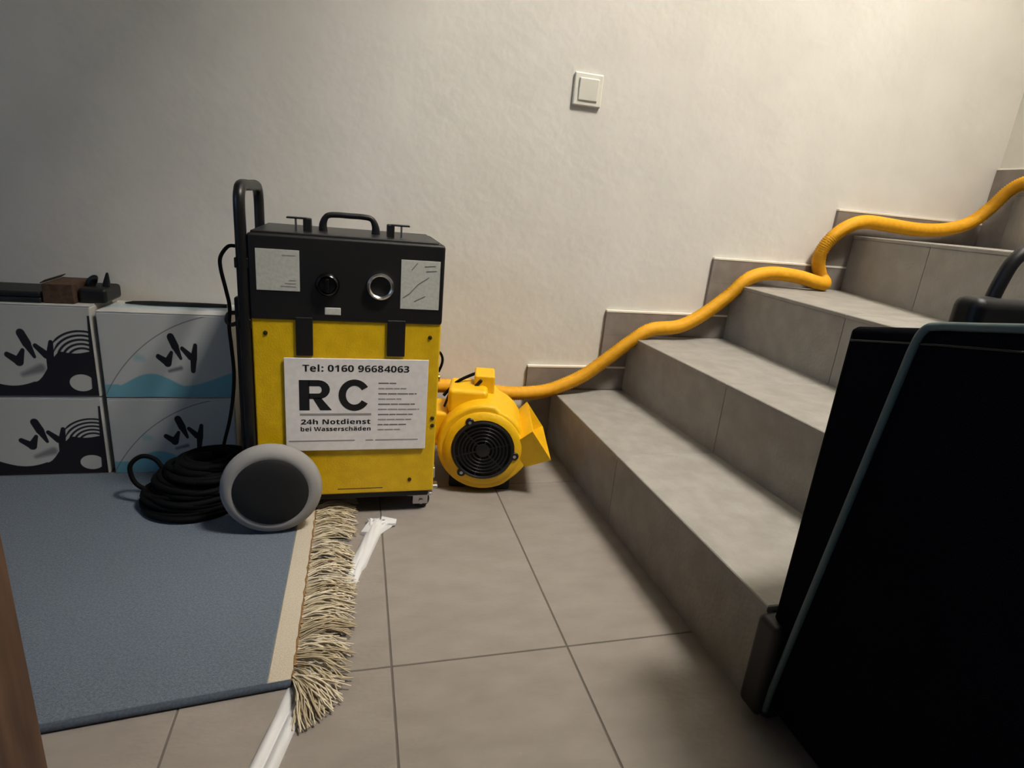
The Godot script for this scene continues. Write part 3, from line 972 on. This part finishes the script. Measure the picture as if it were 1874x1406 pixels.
func blue_print() -> ImageTexture:
	var w := 430
	var h := 252
	var img := Image.create(w, h, false, Image.FORMAT_RGB8)
	img.fill(Color(0.76, 0.76, 0.735))
	var teal := Color(0.44, 0.66, 0.71)
	for y in h:
		for x in w:
			var p := Vector2(x * 2.0, y * 2.0)      # 860 x 505 design units
			var top := 425.0
			if p.x > 90 and p.x < 520:
				top = 432 - 76 * pow(sin((p.x - 90) / 430.0 * PI), 1.3)
			elif p.x >= 520:
				top = 432 - 100 * (1.0 - cos((p.x - 520) / 340.0 * PI * 0.75)) * 0.5
			ink(img, x, y, teal, top - p.y, 10.0)
			ink(img, x, y, Color(0.62, 0.72, 0.72), seg_d(p, Vector2(225, 255), Vector2(262, 262), 22, 14), 30.0)
			# thin arc across the front
			var r := Vector2(p.x - 950, p.y - 1010).length()
			if p.x < 740:
				ink(img, x, y, Color(0.45, 0.42, 0.41), absf(r - 1085.0 + p.x * 0.06) - 2.4, 4.0)
			ink(img, x, y, Color(0.06, 0.05, 0.08), logo_d(p - Vector2(372, 118), 0.93))
			ink(img, x, y, Color(0.45, 0.44, 0.44), seg_d(p, Vector2(430, 338), Vector2(510, 318), 8, 12), 16.0)
	return ImageTexture.create_from_image(img)

func carton(label: String, at_: Vector3, w: float, h: float, d: float, print_m: Material) -> Node3D:
	var o := thing("carton", label, "carton", at_, 0.0, "printed cartons stacked against the wall")
	put(o, "body", rb_at(-w / 2, w / 2, 0.0005, h - 0.002, -d / 2, d / 2 - 0.001, 0.004), M.card)
	# printed front sheet
	var st := begin()
	var x := w / 2 - 0.003
	var q := [Vector3(-x, 0.004, d / 2), Vector3(x, 0.004, d / 2), Vector3(x, h - 0.006, d / 2), Vector3(-x, h - 0.006, d / 2)]
	var uv := [Vector2(0, 1), Vector2(1, 1), Vector2(1, 0), Vector2(0, 0)]
	for t in [[0, 2, 1], [0, 3, 2]]:
		for i in t:
			st.set_normal(Vector3.BACK)
			st.set_uv(uv[i])
			st.add_vertex(q[i])
	put(o, "printed_front", st.commit(), print_m)
	for s in [-1, 1]:
		put(o, "flap", rb_at(-w / 2 + 0.001, w / 2 - 0.001, h - 0.003, h, minf(0.0008 * s, s * (d / 2 - 0.001)), maxf(0.0008 * s, s * (d / 2 - 0.001)), 0.001), M.card)
	put(o, "tape", rb_at(-w / 2 + 0.001, w / 2 - 0.001, h - 0.0005, h + 0.0004, -0.022, 0.022, 0.0003), M.card_tape)
	return o

func cartons() -> void:
	var mb := mat(Color.WHITE, 0.7)
	mb.albedo_texture = black_print()
	var mt := mat(Color.WHITE, 0.7)
	mt.albedo_texture = blue_print()
	var d := 0.136
	var zc := 0.150 - d / 2
	carton("lower of the two white cartons with the black wave print", Vector3(-1.1885, 0.0, zc), 0.282, 0.200, d, mb)
	carton("upper carton with the black wave print, under the dark slab", Vector3(-1.1865, 0.2006, zc), 0.282, 0.219, d, mb)
	carton("lower white carton with the blue wave print, behind the cable heap", Vector3(-0.8955, 0.0, zc), 0.282, 0.198, d, mt)
	carton("upper white carton with the blue wave print, beside dehumidifier handle", Vector3(-0.8955, 0.1986, zc), 0.282, 0.211, d, mt)

# ---------------------------------------------------------------- rug
func rug() -> void:
	var o := thing("rug", "flat blue-grey rug with cream end stripe and fringe", "rug", Vector3(-0.9, 0, 0.55))
	var inv := at(-0.9, 0, -0.55).inverse() * at(0, 0, 0)
	inv = at(0.9, 0, -0.55)
	var T := 0.012
	var corner := func(x: float, back: bool) -> Vector2:
		return Vector2(x + (0.006 if back else 0.0), 0.168 if back else 0.895 + (-0.552 - x) * 0.09)
	var slab := func(x0: float, x1: float, m: Material, called: String) -> void:
		var st := begin()
		var fl: Vector2 = corner.call(x0, false)
		var fr: Vector2 = corner.call(x1, false)
		var br: Vector2 = corner.call(x1, true)
		var bl: Vector2 = corner.call(x0, true)
		var p := []
		for y in [0.0005, T]:
			for c in [fl, fr, br, bl]:
				p.append(Vector3(c.x, y, c.y))
		hexa(st, p, 0.002)
		put(o, called, st.commit(), m, inv)
	slab.call(-1.55, -0.5875, M.rug, "pile")
	slab.call(-0.5875, -0.5520, M.rug_cream, "end_stripe")
	# shade along the front edge, put in as a darker roll
	var a: Vector2 = corner.call(-1.55, false)
	var b: Vector2 = corner.call(-0.5525, false)
	put(o, "shaded_edge", tube_mesh([Vector3(a.x, 0.0060, a.y + 0.001), Vector3(b.x, 0.0060, b.y + 0.001)], 0.0058, 10), M.rug_edge_shade, inv)
	# knotted cord and tassels along the end
	var cp := []
	for i in 60:
		var z := 0.172 + (0.897 - 0.172) * i / 59.0
		cp.append(Vector3(-0.5460 - 0.004 * (z - 0.168) / 0.73 + 0.0012 * sin(i * 1.9), 0.0090 + 0.001 * sin(i * 2.3), z))
	put(o, "knotted_cord", tube_mesh(cp, 0.0040, 8), M.cord, inv)
	var variants := []
	for v in 10:
		var st := begin()
		for s in 15:
			var len := rng.randf_range(0.055, 0.092)
			var y0 := rng.randf_range(0.0068, 0.012)
			var z0 := rng.randf_range(-0.004, 0.004)
			var pts := []
			var dz := rng.randf_range(-0.020, 0.020)
			var wig := rng.randf_range(0.001, 0.006)
			var ph := rng.randf_range(0, TAU)
			var lift := rng.randf_range(0.0, 0.014)
			for k in 7:
				var t := k / 6.0
				pts.append(Vector3(len * t, y0 + lift * sin(t * PI) - (y0 - 0.0068) * t * t + 0.006 * (1 - t) * 0.3 + rng.randf_range(0.0, 0.002), z0 + dz * t * t + wig * sin(ph + t * 9.0) * t))
			tube(st, pts, 0.00105, 5)
		variants.append(st.commit())
	var n := 62
	for i in n:
		var z := 0.176 + (0.888 - 0.176) * i / (n - 1.0)
		var x := -0.5450 - 0.004 * (z - 0.168) / 0.73
		var turn := rng.randf_range(-22, 22)
		if z > 0.80:
			turn -= 40.0 * (z - 0.80) / 0.09     # the last tassels swing out to the corner
		put(o, "tassel", variants[rng.randi() % 10], M.strand[rng.randi() % 4], inv * at(x, 0.0, z, ry(turn)))
	for i in 6:
		put(o, "tassel", variants[rng.randi() % 10], M.strand[rng.randi() % 4], inv * at(-0.548, 0.0, 0.888 + 0.002 * i, ry(-45.0 - 6.0 * i)))

# ---------------------------------------------------------------- suitcase
func suitcase() -> void:
	var o := thing("suitcase", "large black suitcase with grey-green piping standing at the stair end", "suitcase", Vector3(0.35, 0, 1.22))
	var inv := at(-0.35, 0, -1.22)
	var x0 := 0.140
	var x1 := 0.560
	# side outline in (z, y): upright back, top that climbs towards the front, slightly bulging front
	var side := PackedVector2Array()
	var corners := [Vector2(1.052, 0.040), Vector2(1.385, 0.040), Vector2(1.400, 0.36), Vector2(1.385, 0.684), Vector2(1.052, 0.616)]
	for i in 5:
		var p: Vector2 = corners[i]
		var u: Vector2 = (corners[(i + 4) % 5] - p).normalized()
		var v: Vector2 = (corners[(i + 1) % 5] - p).normalized()
		var rad := 0.006 if p.x < 1.1 else 0.030
		for k in 4:
			var w := PI * 0.5 * k / 3.0
			side.append(p + u * rad * (1 - sin(w)) + v * rad * (1 - cos(w)))
	var st := begin()
	var turn := Basis(Vector3(0, 0, 1), Vector3(0, 1, 0), Vector3(-1, 0, 0))    # outline x -> room z, extrusion -> room -x
	extrude(st, Transform3D(turn, Vector3(x1, 0, 0)), side, 0.0, x1 - x0, 0.010)
	put(o, "shell", st.commit(), M.suitcase, inv)
	# piping: up the seam on the side, then along the top edge
	var xs := x0 - 0.001
	var pp := curve([Vector3(xs, 0.030, 1.084), Vector3(xs, 0.10, 1.090), Vector3(xs, 0.33, 1.115), Vector3(xs, 0.56, 1.140), Vector3(xs, 0.612, 1.146), Vector3(xs + 0.001, 0.634, 1.152), Vector3(xs + 0.003, 0.641, 1.165), Vector3(xs + 0.004, 0.650, 1.21), Vector3(xs + 0.004, 0.663, 1.275), Vector3(xs + 0.004, 0.680, 1.355)], 8)
	put(o, "piping", tube_mesh(pp, 0.0048, 10), M.piping, inv, "grey-green rubber piping")
	put(o, "zip", tube_mesh([Vector3(x0 - 0.0005, 0.600, 1.06), Vector3(x0 - 0.0005, 0.622, 1.17), Vector3(x0 - 0.0005, 0.655, 1.36)], 0.0016, 6), M.black_gloss, inv)
	put(o, "zip_pull", rb(Vector3(0.005, 0.004, 0.034), 0.0015), M.zinc, inv * at(x0 + 0.006, 0.6445, 1.185, rx(-11)))
	# wheel guard at the lower back corner, with wheels and feet
	put(o, "corner_guard", rb_at(0.124, 0.185, 0.016, 0.176, 1.040, 1.084, 0.010), M.black, inv)
	for x in [0.165, 0.53]:
		put(o, "wheel", lathe_mesh([Vector2(0.0, -0.016), Vector2(0.019, -0.016), Vector2(0.022, -0.011), Vector2(0.022, 0.011), Vector2(0.019, 0.016), Vector2(0.0, 0.016)], 24), M.black_rubber, inv * at(x, 0.0222, 1.064, ry(90)))
	put(o, "base_plate", rb_at(0.15, x1 - 0.01, 0.030, 0.046, 1.058, 1.37, 0.005), M.black, inv)
	for x in [0.17, 0.53]:
		put(o, "foot", rb_at(x - 0.02, x + 0.02, 0.0, 0.034, 1.32, 1.36, 0.005), M.black_rubber, inv)
	# grab handle on top
	put(o, "handle_base", rb_at(0.262, 0.46, 0.616, 0.668, 1.072, 1.112, 0.014), M.black, inv)
	put(o, "grab_handle", tube_mesh(curve([Vector3(0.302, 0.655, 1.092), Vector3(0.308, 0.685, 1.092), Vector3(0.318, 0.712, 1.092), Vector3(0.338, 0.728, 1.092), Vector3(0.37, 0.734, 1.092), Vector3(0.40, 0.728, 1.092), Vector3(0.42, 0.712, 1.092), Vector3(0.43, 0.685, 1.092), Vector3(0.436, 0.655, 1.092)], 5), 0.0085, 10), M.black, inv)

# ---------------------------------------------------------------- smaller things
func small_things() -> void:
	# light switch
	var sw := thing("light_switch", "square white rocker light switch on the cream wall", "light switch", Vector3(0.0969 + 0.041, 1.0733 - 0.041, 0.0))
	put(sw, "frame", rb_at(-0.041, 0.041, -0.041, 0.041, -0.001, 0.009, 0.004), M.plastic_white)
	put(sw, "rocker", rb(Vector3(0.056, 0.056, 0.010), 0.003), M.plastic_white, at(0, 0, 0.0085, rx(3)))

	# black cable heap beside the big wheel
	var cb := thing("cable_heap", "heap of coiled black cable on the rug behind the big wheel", "cable", Vector3(-0.815, 0.0125, 0.335))
	var pts := []
	var loops := 30
	for i in loops * 14:
		var t := float(i) / (loops * 14)
		var l := int(i / 14.0)
		var w := TAU * i / 14.0
		var hgt := t
		var rrx := lerpf(0.100, 0.060, hgt) + 0.012 * sin(l * 2.4)
		var rrz := lerpf(0.082, 0.045, hgt) + 0.010 * sin(l * 1.7 + 1.0)
		var tilt := 0.30 * sin(l * 1.3) * rrx
		var yy := 0.0075 + 0.098 * hgt + maxf(0.0, 0.5 + 0.5 * cos(w + l * 0.9)) * absf(tilt) * 0.7
		pts.append(Vector3(0.042 * hgt + 0.008 * sin(l * 3.1) + rrx * cos(w), yy, -0.02 * hgt + 0.006 * sin(l * 4.3) + rrz * sin(w)))
	put(cb, "coil", tube_mesh(curve(pts, 2), 0.0070, 7), M.cable)
	var inner := []
	for i in 26:
		var w := TAU * i / 26.0 * 5.0
		inner.append(Vector3(0.02 + 0.045 * cos(w), 0.0165 + 0.085 * i / 26.0, 0.035 * sin(w)))
	put(cb, "inner_coil", tube_mesh(curve(inner, 3), 0.013, 8), M.cable)
	put(cb, "loose_loop", tube_mesh(curve([Vector3(-0.085, 0.030, 0.0), Vector3(-0.118, 0.050, -0.010), Vector3(-0.128, 0.085, -0.02), Vector3(-0.108, 0.104, -0.03), Vector3(-0.080, 0.096, -0.03), Vector3(-0.060, 0.070, -0.02)], 6), 0.0050, 8), M.cable)
	# slab, brown carton and pronged bundle on the left stack
	var y := 0.2006 + 0.2194
	var sl := thing("flat_case", "dark flat case lying on the upper black wave carton", "case", Vector3(-1.215, y, 0.082))
	put(sl, "lower_shell", rb_at(-0.115, 0.072, 0.0, 0.0125, -0.055, 0.055, 0.004), M.black)
	put(sl, "lid", rb_at(-0.115, 0.072, 0.013, 0.025, -0.055, 0.055, 0.004), M.black)
	put(sl, "clasp", rb_at(-0.03, -0.01, 0.008, 0.018, 0.054, 0.058, 0.001), M.black_metal)
	var br := thing("cardboard_scrap", "small brown cardboard carton between dark case and pronged bundle", "carton", Vector3(-1.1, y, 0.082))
	put(br, "body", rb_at(-0.040, 0.020, 0.0, 0.044, -0.052, 0.052, 0.002), M.card_brown)
	put(br, "flap", rb(Vector3(0.014, 0.002, 0.100), 0.0008), M.card_brown, at(-0.037, 0.048, 0, rz(35)))
	var pb := thing("pronged_bundle", "black bundle with two upright prongs on the carton corner", "tool", Vector3(-1.058, y, 0.075))
	put(pb, "base", rb_at(-0.020, 0.038, 0.0, 0.034, -0.050, 0.045, 0.008), M.black)
	put(pb, "knob", tube_mesh(curve([Vector3(-0.010, 0.025, 0.0), Vector3(-0.006, 0.042, 0.0), Vector3(0.002, 0.050, 0.0), Vector3(0.008, 0.050, 0.0)], 4), [0.010, 0.010, 0.010, 0.0105, 0.011, 0.011, 0.0105, 0.010, 0.010, 0.009, 0.008, 0.006, 0.003], 8), M.black)
	put(pb, "prong", tube_mesh(curve([Vector3(0.022, 0.020, 0.0), Vector3(0.026, 0.046, 0.0), Vector3(0.029, 0.066, 0.0)], 5), [0.010, 0.010, 0.0095, 0.009, 0.008, 0.007, 0.006, 0.005, 0.004, 0.003, 0.002], 8), M.black)
	# black rod on the right stack
	var rod := thing("black_rod", "thin black rod lying on the upper blue wave carton", "rod", Vector3(-0.88, 0.1986 + 0.2114, 0.07))
	put(rod, "shaft", tube_mesh([Vector3(-0.105, 0.0062, 0.0), Vector3(-0.06, 0.0062, 0.0), Vector3(0.05, 0.0062, 0.0), Vector3(0.105, 0.0062, 0.0)], [0.004, 0.0058, 0.0058, 0.005], 10), M.black)
	put(rod, "tip", tube_mesh([Vector3(-0.120, 0.0045, 0.0), Vector3(-0.104, 0.0058, 0.0)], [0.002, 0.0042], 8), M.black_rubber)

	# folded white film running out under the fringe
	film_strip()

	# brown cabinet whose edge reaches into the lower left corner
	var cab := thing("wooden_cabinet", "brown wooden cabinet at the lower left corner", "cabinet", Vector3(-1.0, 0, 1.315))
	put(cab, "carcass", rb_at(-0.25, 0.245, 0.05, 0.58, -0.195, 0.20, 0.004), M.wood)
	put(cab, "top_board", rb_at(-0.255, 0.248, 0.58, 0.605, -0.200, 0.205, 0.004), M.wood)
	put(cab, "plinth", rb_at(-0.24, 0.235, 0.0, 0.05, -0.185, 0.19, 0.003), M.wood)
	var dr := put(cab, "door", rb_at(0.243, 0.252, 0.07, 0.56, -0.185, 0.19, 0.003), M.wood)
	put(dr, "knob", lathe_mesh([Vector2(0.0, 0.0), Vector2(0.006, 0.0), Vector2(0.006, 0.010), Vector2(0.011, 0.014), Vector2(0.010, 0.022), Vector2(0.0, 0.024)], 18), M.brass, at(0.252, 0.40, 0.14, ry(90)))

func film_strip() -> void:
	var o := thing("plastic_film", "folded strip of white plastic film under the rug fringe", "plastic film", Vector3(-0.5, 0, 0.75))
	var path := [Vector2(-0.409, 0.452), Vector2(-0.425, 0.500), Vector2(-0.444, 0.565), Vector2(-0.463, 0.632), Vector2(-0.482, 0.705), Vector2(-0.504, 0.78), Vector2(-0.528, 0.86), Vector2(-0.543, 0.915), Vector2(-0.556, 0.965), Vector2(-0.577, 1.04), Vector2(-0.60, 1.12), Vector2(-0.62, 1.19)]
	var p3 := []
	for q in path:
		p3.append(Vector3(q.x + 0.5, 0, q.y - 0.75))
	p3 = curve(p3, 5)
	# section: two soft folds with a groove between them
	var sec := []
	for i in 25:
		var u := -1.0 + 2.0 * i / 24.0
		var y := 0.0085 * pow(maxf(0.0, sin((u + 1) * PI)) if u < 0 else maxf(0.0, sin(u * PI)), 0.6) + 0.0012
		if absf(u) > 0.99:
			y = 0.0004
		sec.append(Vector2(u, y))
	var st := begin()
	st.set_smooth_group(0)
	var n := p3.size()
	var grid := []
	for i in n:
		var t: Vector3 = (p3[mini(i + 1, n - 1)] - p3[maxi(i - 1, 0)]).normalized()
		var s := Vector3(t.z, 0, -t.x) * -1.0
		var fr := float(i) / (n - 1)
		var half := 0.0185
		var fill := 0.0
		if fr < 0.45:
			fill = clampf((0.40 - fr) / 0.2, 0.0, 1.0)     # upper run: one plump roll
			half = lerpf(0.0175, 0.0165, fill)
		if fr > 0.25 and fr < 0.50:
			half = 0.013
		var zz: float = p3[i].z + 0.75
		var low := 1.0 - 0.62 * smoothstep(0.60, 0.66, zz) * (1.0 - smoothstep(0.93, 0.97, zz))
		var flare := clampf((0.07 - fr) / 0.07, 0.0, 1.0)
		half *= 1.0 + 0.75 * flare
		var row := []
		for q in sec:
			var y: float = lerpf(q.y, 0.0125 * sqrt(maxf(0.0, 1.0 - q.x * q.x)) + 0.0006, fill) * low
			var jit := Vector3.ZERO
			if flare > 0.0:
				jit = Vector3(rng.randf_range(-1, 1), rng.randf_range(0, 1.2), rng.randf_range(-1, 1)) * 0.0045 * flare
			row.append(p3[i] + s * (q.x * half) + Vector3.UP * (y + 0.0035 * sin(q.x * 9.0 + fr * 60.0) * 0.15 * fill) + jit)
		grid.append(row)
	for i in n - 1:
		for k in 24:
			var a: Vector3 = grid[i][k]
			var b: Vector3 = grid[i][k + 1]
			var c: Vector3 = grid[i + 1][k + 1]
			var d: Vector3 = grid[i + 1][k]
			for v in [a, c, b, a, d, c]:
				st.add_vertex(v)
	st.generate_normals()
	put(o, "folded_strip", st.commit(), M.film)
	# torn flap at the far end
	st = begin()
	hexa(st, [Vector3(0.094, 0.001, -0.282), Vector3(0.128, 0.004, -0.285), Vector3(0.131, 0.007, -0.300), Vector3(0.097, 0.002, -0.308), Vector3(0.094, 0.014, -0.282), Vector3(0.128, 0.010, -0.285), Vector3(0.131, 0.012, -0.300), Vector3(0.097, 0.017, -0.308)], 0.001)
	put(o, "torn_flap", st.commit(), M.film)
	st = begin()
	hexa(st, [Vector3(0.048, 0.001, -0.262), Vector3(0.072, 0.001, -0.250), Vector3(0.086, 0.001, -0.305), Vector3(0.070, 0.001, -0.312), Vector3(0.052, 0.008, -0.262), Vector3(0.072, 0.012, -0.250), Vector3(0.086, 0.014, -0.305), Vector3(0.072, 0.009, -0.312)], 0.001)
	put(o, "torn_flap", st.commit(), M.film)
